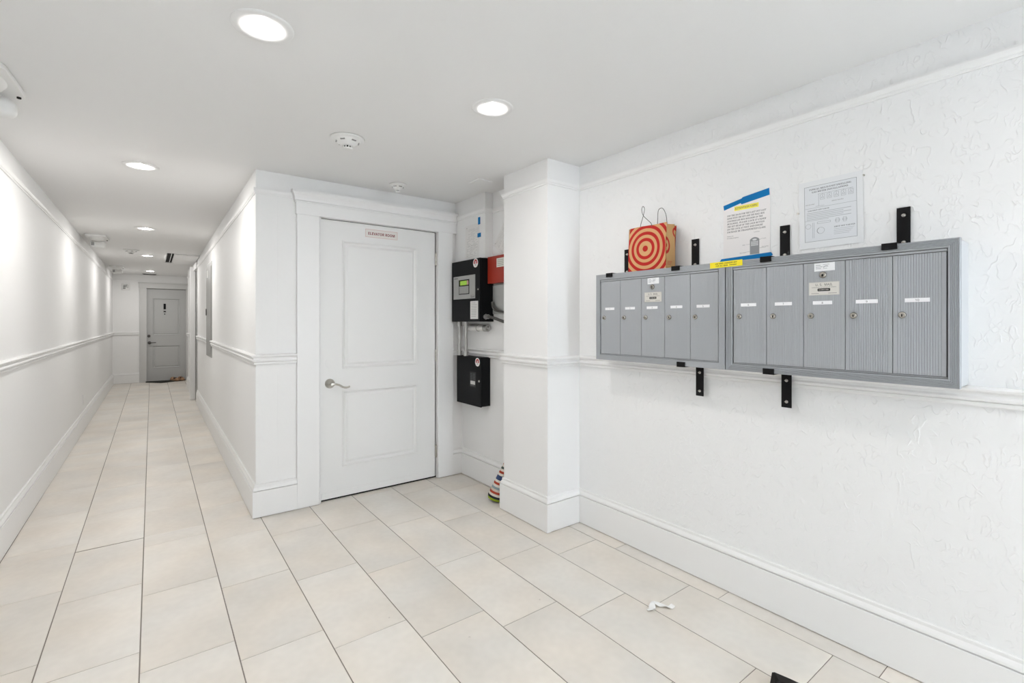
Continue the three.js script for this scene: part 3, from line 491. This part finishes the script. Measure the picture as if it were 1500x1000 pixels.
{ // kraft paper bag printed with red rings
  const t = thing('paper_bag', 'brown paper bag with red concentric rings standing on the left mailbox unit', 'bag', [2.108, 1.5395, -1.573], -Math.PI / 2 + 0.02);
  const rings = (cx) => print(512, 512, (g, w, h) => {
    g.fillStyle = '#d0a06e'; g.fillRect(0, 0, w, h);
    for (const r of [36, 104, 176, 250, 324, 396]) { g.strokeStyle = '#b41810'; g.lineWidth = r === 36 ? 0 : 36; if (r === 36) { g.fillStyle = '#b41810'; g.beginPath(); g.arc(cx, 262, 34, 0, 7); g.fill(); } else { g.beginPath(); g.arc(cx, 262, r, 0, 7); g.stroke(); } }
  });
  const W = 0.117, H = 0.236, D = 0.04, ft = rings(240), fm = std({ map: ft, roughness: 0.8 });
  const wob = (g, k) => { const p = g.attributes.position; for (let i = 0; i < p.count; i++) { const y = (p.getY(i) + H / 2) / H; p.setZ(i, p.getZ(i) + k * (0.004 * Math.sin(p.getX(i) * 38) * y + 0.010 * y * y - 0.004 * Math.sin(y * 3.1))); } g.computeVertexNormals(); return g; };
  const f = obj('front_panel', [wob(new THREE.PlaneGeometry(2 * W, H, 10, 10), -1).translate(0, H / 2, D)], fm, t, 'front printed with red rings'); f.material.side = THREE.DoubleSide;
  const gm = std({ roughness: 0.85, side: THREE.DoubleSide, map: print(256, 512, (g, w, h) => { g.fillStyle = '#c39a66'; g.fillRect(0, 0, w, h); g.strokeStyle = '#b0201a'; g.lineWidth = 34; g.beginPath(); g.arc(0, 250, 78, 0, 7); g.stroke(); g.fillStyle = '#b0201a'; g.beginPath(); g.arc(0, 250, 22, 0, 7); g.fill(); g.lineWidth = 26; g.beginPath(); g.arc(256, 90, 40, 0, 7); g.stroke(); g.fillStyle = '#b5513a'; for (let i = 0; i < 3; i++) g.fillRect(30, 425 + i * 16, 130 - i * 20, 6); }) });
  const kraft2 = M.kraft; kraft2.side = THREE.DoubleSide;
  obj('back_panel', [wob(new THREE.PlaneGeometry(2 * W, H * 0.97, 10, 10), 1).rotateY(Math.PI).translate(0, H * 0.485, -D)], fm, t);
  for (const s of [-1, 1]) {   // gusset folded inwards along its middle
    const g = new THREE.PlaneGeometry(2 * D, H * 0.985, 8, 10), p = g.attributes.position;
    for (let i = 0; i < p.count; i++) { const y = (p.getY(i) + H / 2) / H, q = 1 - Math.abs(p.getX(i)) / D; p.setX(i, p.getX(i) * (1 - 0.14 * y * y)); p.setZ(i, (-0.018 * q * y + 0.012 * Math.sin(y * 3.1) * q) ); }
    g.computeVertexNormals(); g.rotateY(s * Math.PI / 2); g.translate(s * W, H * 0.4925, 0); obj('gusset', g, s > 0 ? gm : kraft2, t);
  }
  obj('bottom', bx(-W, W, 0, 0.001, -D, D), kraft2, t);
  obj('handle', [tube([[-0.050, H - 0.035, D - 0.013], [-0.046, H + 0.01, D - 0.012], [-0.022, H + 0.06, D - 0.004], [-0.014, H + 0.092, D], [-0.022, H + 0.104, D], [-0.030, H + 0.092, D], [-0.026, H + 0.06, D - 0.004], [0.004, H + 0.025, D - 0.010], [0.020, H + 0.008, D - 0.012], [0.024, H - 0.035, D - 0.013]], 0.0015, 70, 6)], M.wire, t, 'thin dark twisted handle');
  obj('handle', [tube([[0.018, H - 0.03, -D + 0.013], [0.020, H + 0.03, -D + 0.012], [0.026, H + 0.088, -D + 0.01], [0.046, H + 0.092, -D + 0.01], [0.068, H + 0.06, -D + 0.012], [0.082, H - 0.03, -D + 0.013]], 0.0015, 50, 6)], M.wire, t, 'thin dark twisted handle');
}
// ------------------------------------------------------------------ fire alarm equipment in the alcove
const sticker = std({ roughness: 0.4, map: print(256, 256, (g, w, h) => { g.fillStyle = '#ece6e4'; g.fillRect(0, 0, w, h); g.fillStyle = '#b41c22'; g.beginPath(); g.arc(128, 124, 92, Math.PI * 0.95, Math.PI * 2.05); g.lineTo(205, 148); g.lineTo(51, 148); g.fill(); g.fillStyle = '#ece6e4'; g.fillRect(92, 84, 72, 52); g.fillStyle = '#8d1a20'; g.fillRect(104, 96, 48, 10); g.fillRect(104, 114, 48, 10); g.fillStyle = '#555'; g.fillRect(78, 172, 100, 8); g.fillRect(92, 190, 72, 8); }) });
{
  const t = thing('alarm_panel', 'large black fire alarm control panel with grey bezel and lit green display', 'alarm panel', [2.10, 1.273, -3.228], -Math.PI / 2);
  const w = 0.21, H = 0.483, D = 0.126;
  obj('housing', bx(-w, w, 0, H, 0, D - 0.014, 0.002), M.black, t);
  const d = obj('panel_door', bx(-w, w, 0, H, D - 0.012, D, 0.002), M.black, t);
  const b = obj('bezel', [rectSweep(-0.178, 0.145, 0.179, 0.362, [[0, D], [0, D + 0.003], [0.002, D + 0.004]], true)], M.bezel, t, 'grey display bezel');
  obj('keypad', [rectSweep(-0.092, 0.066, 0.215, 0.331, [[0, D + 0.0041], [0, D + 0.0048], [0.004, D + 0.0052]], true)], M.black, b, 'dark keypad frame');
  obj('keypad_face', [bx(-0.084, 0.058, 0.221, 0.280, D + 0.005, D + 0.0062)], M.greyPaint, b);
  for (let r = 0; r < 4; r++) for (let c = 0; c < 6; c++) obj('key', bx(-0.078 + c * 0.0225, -0.060 + c * 0.0225, 0.225 + r * 0.0135, 0.235 + r * 0.0135, D + 0.006, D + 0.0078), M.bezel, b);
  obj('display', bx(-0.068, 0.030, 0.288, 0.322, D + 0.0052, D + 0.0065), std({ color: lin(0.2, 0.4, 0.02), emissive: lin(0.26, 0.42, 0.03), emissiveIntensity: 0.12, roughness: 0.3 }), b, 'lit yellow green display');
  obj('display_side', bx(0.032, 0.056, 0.288, 0.322, D + 0.0052, D + 0.0062), std({ color: lin(0.5, 0.3, 0.28), roughness: 0.5 }), b);
  const br = std({ map: print(256, 64, (g, W, h) => { g.fillStyle = '#a5a5a2'; g.fillRect(0, 0, W, h); g.fillStyle = '#2a2a2a'; [14, 42, 62, 90, 118, 146, 176, 204].forEach((x, i) => g.fillRect(x, 18, 18 + (i % 2) * 6, 28)); }), roughness: 0.5 });
  const n = obj('maker_mark', card(0.07, 0.014, 0.0006), br, b); n.position.set(-0.135, 0.346, D + 0.0044);
  const m = obj('maker_mark', card(0.045, 0.016, 0.0006), std({ map: print(128, 48, (g, W, h) => { g.fillStyle = '#222'; g.fillRect(0, 0, W, h); g.fillStyle = '#b9b9b6'; g.fillRect(8, 8, W - 16, h - 22); }), roughness: 0.5 }), b); m.position.set(0.112, 0.196, D + 0.0044);
  const s = obj('sticker', new THREE.CircleGeometry(0.035, 32).translate(0, 0, 0), sticker, t, 'round white and red sticker'); s.position.set(0.150, 0.452 - 0.004, D + 0.0008);
  const k = obj('paper_tag', card(0.11, 0.138, 0.0008), std({ map: print(128, 160, (g, W, h) => { g.fillStyle = '#dcdcda'; g.fillRect(0, 0, W, h); g.fillStyle = '#a8a8a6'; for (let i = 0; i < 9; i++) g.fillRect(14, 14 + i * 15, 70 + (i * 31) % 34, 4); }), roughness: 0.8 }), t, 'white inspection tag'); k.position.set(0.131, 0.089, D + 0.0008);
  obj('door_lock', cyl(0.006, 0.006, 0.006, 14).rotateX(Math.PI / 2).translate(0.188, 0.245, D + 0.002), M.nickel, t);
}
{
  const t = thing('battery_cabinet', 'smaller black metal cabinet mounted low on the alcove wall', 'cabinet', [2.10, 0.615, -3.24], -Math.PI / 2);
  const w = 0.18, H = 0.384, D = 0.09;
  obj('housing', bx(-w + 0.004, w - 0.004, 0.004, H - 0.002, 0.0, D - 0.012, 0.002), M.black, t);
  obj('cabinet_door', bx(-w, w, 0, H, D - 0.010, D, 0.003), M.black, t);
  const s = obj('sticker', new THREE.CircleGeometry(0.033, 32), sticker, t, 'round white and red sticker'); s.position.set(0.133, 0.345, D + 0.0008);
  const k = obj('data_label', card(0.085, 0.118, 0.0008), std({ map: print(160, 224, (g, W, h) => { g.fillStyle = '#1b1d1f'; g.fillRect(0, 0, W, h); g.fillStyle = '#6d7072'; for (let i = 0; i < 8; i++) { g.fillRect(14, 22 + i * 13, 58, 3); g.fillRect(84, 22 + i * 13, 58, 3); } g.fillStyle = '#cfcfcd'; g.fillRect(16, 132, 126, 54); g.fillStyle = '#888'; g.fillRect(16, 200, 110, 5); }), roughness: 0.6 }), t, 'data label with a white field'); k.position.set(0.066, 0.205, D + 0.0008);
  obj('door_lock', cyl(0.008, 0.008, 0.006, 14).rotateX(Math.PI / 2).translate(0.158, 0.200, D + 0.002), M.nickel, t);
}
{
  const t = thing('fire_alarm_box', 'red metal box half hidden behind the pillar', 'alarm box', [2.10, 1.562, -2.835], -Math.PI / 2);
  obj('housing', bx(-0.172, 0.172, 0, 0.198, 0, 0.050, 0.002), M.red, t); obj('box_door', bx(-0.174, 0.174, -0.002, 0.200, 0.052, 0.062, 0.002), M.red, t);
  const k = obj('data_label', card(0.11, 0.066, 0.0008), std({ map: print(128, 80, (g, W, h) => { g.fillStyle = '#d9d8cf'; g.fillRect(0, 0, W, h); g.fillStyle = '#9a9a92'; for (let i = 0; i < 4; i++) g.fillRect(12, 14 + i * 16, 90, 5); }), roughness: 0.6 }), t, 'pale data label'); k.position.set(0.0, 0.145, 0.063);
}
{ const t = thing('junction_box', 'grey metal junction box below the red box, beside the pillar', 'junction box', [2.10, 1.33, -2.80], -Math.PI / 2);
  obj('housing', bx(-0.16, 0.13, 0, 0.215, 0, 0.045, 0.003), M.zinc, t); obj('cover', bx(-0.16, 0.13, 0, 0.215, 0.0455, 0.049, 0.001), M.zinc, t); }
{ const t = thing('flexible_conduit', 'grey flexible conduit coming out of the side of the large alarm panel', 'conduit', [2.02, 1.31, -3.018]);
  obj('connector', [cyl(0.017, 0.017, 0.045, 18).rotateX(Math.PI / 2).translate(0, 0, 0.0225), cyl(0.021, 0.021, 0.010, 6).rotateX(Math.PI / 2).translate(0, 0, 0.012)], M.zinc, t);
  obj('cable', tube([[0, 0, 0.04], [0.002, -0.004, 0.08], [0.004, -0.014, 0.13], [0.006, -0.026, 0.18], [0.006, -0.038, 0.24], [0.006, -0.05, 0.32]], 0.011, 40, 10), M.wire, t, 'dark flexible cable'); }
tag(obj('flexible_cable', tube([[2.040, 1.42, -2.95], [2.034, 1.385, -2.935], [2.030, 1.36, -2.90], [2.028, 1.348, -2.85], [2.028, 1.343, -2.78], [2.03, 1.340, -2.70]], 0.009, 40, 10), M.wire), 'thick grey cable curving down in front of the junction box', 'cable');
function conduit(label, x, z) {
  const t = thing('conduit', label, 'conduit', [x, 0.999, z], 0, 'upright conduits between the black boxes');
  obj('pipe', cyl(0.0135, 0.0135, 0.274, 18).translate(0, 0.137, 0), M.zinc, t);
  obj('fitting', [cyl(0.019, 0.019, 0.034, 18).translate(0, 0.257, 0), cyl(0.022, 0.022, 0.009, 6).translate(0, 0.243, 0)], M.zinc, t); obj('fitting', [cyl(0.019, 0.019, 0.034, 18).translate(0, 0.017, 0), cyl(0.022, 0.022, 0.009, 6).translate(0, 0.03, 0)], M.zinc, t);
}
conduit('left thinner grey conduit between the two black boxes, next to the door casing', 2.014, -3.385); conduit('right grey conduit with fittings between the two black boxes', 2.014, -3.285);
{ const t = thing('sprinkler_pipe', 'white horizontal pipe stub with bare metal end below the large alarm panel', 'pipe', [2.073, 1.222, -3.23]);
  obj('pipe', [cyl(0.0225, 0.0225, 0.26, 24).rotateX(Math.PI / 2).translate(0, 0, 0.0), cyl(0.0265, 0.0265, 0.05, 24).rotateX(Math.PI / 2).translate(0, 0, -0.11)], M.pipeWhite, t);
  obj('pipe_cap', [cyl(0.026, 0.026, 0.045, 24).rotateX(Math.PI / 2).translate(0, 0, 0.15), cyl(0.014, 0.014, 0.03, 6).rotateX(Math.PI / 2).translate(0, 0, 0.18)], M.zinc, t, 'bare metal cap');
  obj('pipe_clamp', [bx(0.018, 0.027, -0.006, 0.006, 0.03, 0.05), new THREE.TorusGeometry(0.024, 0.003, 8, 28).translate(0, 0, 0.04)], M.zinc, t); }
function doc(seedv, head) { return std({ roughness: 0.7, map: print(256, 340, (g, w, h) => { let s = seedv; const r = () => (s = (s * 16807) % 2147483647) / 2147483647; g.fillStyle = '#ecebe9'; g.fillRect(0, 0, w, h); if (head) { g.fillStyle = '#777'; g.fillRect(26, 20, 8, 10); } g.fillStyle = '#b9b9b8'; for (let i = 0; i < 24; i++) { let x = 30; while (x < 220) { const l = 8 + r() * 26; if (r() > 0.4) g.fillRect(x, 44 + i * 11.5, l, 2.6); x += l + 5; } } g.strokeStyle = '#9d9d9d'; g.strokeRect(28, 210, 200, 110); g.beginPath(); g.moveTo(110, 210); g.lineTo(110, 320); g.stroke(); }) }); }
{ const t = thing('posted_form', 'printed form taped with two pieces of blue tape above the large alarm panel', 'notice', [2.03, 1.765, -3.215], -Math.PI / 2);
  const p = obj('paper', card(0.20, 0.268, 0.001), doc(7, true), t); p.position.set(0.0, 0.142, 0.0015);
  obj('tape_strip', bx(0.088, 0.118, 0.262, 0.318, 0.002, 0.0028), M.tapeBlue, t, 'blue tape piece'); obj('tape_strip', bx(0.080, 0.128, 0.163, 0.195, 0.002, 0.0028), M.tapeBlue, t, 'blue tape piece'); }
{ const t = thing('tilted_form', 'tilted white printed sheet above the red box, partly behind the pillar', 'notice', [2.10, 1.80, -2.90], -Math.PI / 2);
  const a = obj('paper', card(0.20, 0.135, 0.001), doc(23, true), t); a.position.set(0.0, 0.09, 0.0015); a.rotation.z = 0.87; const b = obj('paper', card(0.2, 0.13, 0.001), doc(31), t); b.position.set(0.075, 0.075, 0.003); b.rotation.z = 0.95; }
// ------------------------------------------------------------------ hallway panel, cone, small things on the floor
{ const zc = -6.83, t = thing('metal_panel', 'tall grey metal panel cover interrupting the chair rail on the hallway wall', 'panel', [XH(zc), 0.853, zc], -Math.PI / 2 + 0.0065);
  obj('cover', [bx(-0.315, 0.315, 0, 1.126, 0, 0.008, 0.002)], M.greyPaint, t); obj('panel_door', bx(-0.27, 0.27, 0.05, 1.076, 0.0085, 0.012, 0.001), M.greyPaint, t);
  obj('latch', bx(-0.25, -0.23, 0.50, 0.58, 0.012, 0.020, 0.003), M.blackMetal, t); obj('sticker', bx(-0.20, -0.08, 0.96, 1.05, 0.012, 0.0128), M.paper, t, 'white sticker'); }
{ const t = thing('socket_outlet', 'white socket plate low on the left hallway wall', 'outlet', [xl(-7.617), 0.348, -7.617], Math.PI / 2);
  obj('plate', bx(-0.036, 0.036, -0.058, 0.058, 0, 0.006, 0.003), M.plastic, t); for (const y of [-0.02, 0.02]) obj('socket', bx(-0.017, 0.017, y - 0.014, y + 0.014, 0.006, 0.0075, 0.001), M.trim, t); }
{ // striped cone leaning behind the pillar
  const t = thing('striped_cone', 'colourful striped fabric cone leaning in the corner behind the pillar', 'cone', [1.955, 0.0, -2.785]);
  const cols = ['#9fb52a', '#20242c', '#e4dcd2', '#b2452f', '#d8c9bd', '#8fa1a8', '#e4dcd2', '#b2452f', '#e4dcd2', '#34466e', '#34466e', '#e4dcd2', '#b2452f', '#e4dcd2', '#3d4a44', '#e4dcd2', '#b2452f', '#e4dcd2', '#3b3f48'], m = {};
  const H = 0.30, R = 0.066, n = cols.length, lean = new THREE.Group();
  cols.forEach((c, i) => {
    m[c] ??= std({ color: new THREE.Color(c), roughness: 0.9 });
    const y0 = i * H / n, y1 = (i + 1) * H / n, r = (y) => R * Math.pow(1 - y / H * 0.97, 0.9) * (y < 0.02 ? 0.86 + 7 * y : 1);
    const g = lathe([[r(y0), y0], [r((y0 + y1) / 2) * 1.01, (y0 + y1) / 2], [r(y1), y1]], 28); g.rotateX(0.16); g.rotateZ(-0.22); g.translate(0, 0.014, 0); obj('stripe', g, m[c], t);
  });
  obj('base', cyl(0.057, 0.048, 0.01, 28).rotateX(0.16).rotateZ(-0.22).translate(0, 0.015, 0), m['#20242c'], t);
}
{ // crumpled strip of white tape on the tiles
  const pts = [[-0.055, 0.004, -0.004], [-0.035, 0.002, 0.004], [-0.015, 0.006, -0.008], [0.0, 0.012, -0.016], [0.018, 0.007, 0.004], [0.032, 0.003, 0.026], [0.042, 0.006, 0.045], [0.055, 0.011, 0.052]], list = [];
  const curve = new THREE.CatmullRomCurve3(pts.map((p) => new THREE.Vector3(...p))), P = curve.getPoints(40);
  for (let i = 0; i < 40; i++) { const a = P[i], b = P[i + 1], d = b.clone().sub(a).setY(0).normalize(), s = new THREE.Vector3(-d.z, 0, d.x).multiplyScalar(0.009 + 0.006 * Math.abs(Math.sin(i * 0.21))); const tw = 0.004 * Math.sin(i * 0.5) + 0.004;
    const A = [a.x - s.x, a.y, a.z - s.z], B = [b.x - s.x, b.y, b.z - s.z], C = [b.x + s.x, b.y + tw, b.z + s.z], D = [a.x + s.x, a.y + 0.004 * Math.sin((i - 1) * 0.5) + 0.004, a.z + s.z], dn = (p) => [p[0], p[1] - 0.0012, p[2]];
    list.push([A, D, C, B], [dn(A), dn(B), dn(C), dn(D)], [A, B, dn(B), dn(A)], [C, D, dn(D), dn(C)]); }
  const m = tag(obj('tape_scrap', quads(list), M.whiteTape), 'crumpled scrap of white tape lying on a tile joint', 'tape'); m.position.set(1.795, 0.0008, -1.315); M.whiteTape.side = THREE.DoubleSide;
}
{ // dark item cut by the bottom edge
  const t = thing('rubber_stopper', 'small black rubbery item on the tiles at the bottom edge of the frame', 'door stopper', [1.722, 0, -0.772]);
  obj('body', [new THREE.SphereGeometry(0.05, 28, 18, 0, Math.PI * 2, 0, Math.PI / 2).scale(0.8, 0.70, 0.8).translate(-0.042, 0, 0.012)], M.rubber, t);
  obj('flap', extr([[-0.014, 0], [0.125, 0], [0.115, 0.012], [0.055, 0.034], [0.004, 0.050], [-0.006, 0.048]], 0.036, 0.006).translate(0, 0, -0.012).rotateY(-0.85), M.rubber, t);
}
tag(obj('doormat', [metric(extr([[-0.10, 12.692], [-0.10, 12.63], [0.16, 12.33], [0.59, 12.62], [0.59, 12.692]].reverse(), 0.012, 0.003).rotateX(-Math.PI / 2).translate(0, 0.003, 0))], M.mat), 'dark mat with a pointed front on the floor at the far door', 'mat');
function shoe(label, x, z, turn) {
  const t = thing('shoe', label, 'shoe', [x, 0.0187, z], turn, 'pair of tan shoes on the far mat');
  const sh = new THREE.Shape(); sh.moveTo(-0.036, -0.11); sh.bezierCurveTo(-0.05, -0.02, -0.05, 0.10, -0.01, 0.14); sh.bezierCurveTo(0.04, 0.14, 0.055, 0.04, 0.036, -0.02); sh.bezierCurveTo(0.034, -0.07, 0.04, -0.13, 0, -0.135); sh.bezierCurveTo(-0.02, -0.135, -0.034, -0.13, -0.036, -0.11);
  obj('sole', new THREE.ExtrudeGeometry(sh, { depth: 0.012, bevelEnabled: true, bevelSize: 0.003, bevelThickness: 0.003 }).rotateX(-Math.PI / 2).translate(0, 0.003, 0), M.shoe, t);
  obj('upper', new THREE.SphereGeometry(0.05, 20, 14, 0, Math.PI * 2, 0, Math.PI / 2).scale(0.86, 1.1, 1.25).translate(0, 0.016, -0.07), M.shoe, t); obj('collar', new THREE.TorusGeometry(0.032, 0.006, 8, 24).rotateX(-Math.PI / 2 + 0.35).scale(1, 1, 1.4).translate(0, 0.046, 0.03), M.shoeDark, t);
  obj('heel_counter', new THREE.SphereGeometry(0.042, 20, 12, 0, Math.PI * 2, 0, Math.PI / 2).scale(0.88, 1.0, 1.1).translate(0, 0.016, 0.078), M.shoe, t);
}
shoe('left tan shoe on the dark mat by the far door', 0.40, -12.58, 0.5); shoe('right tan shoe on the dark mat by the far door', 0.515, -12.60, 0.25);

renderer.render(scene, camera);
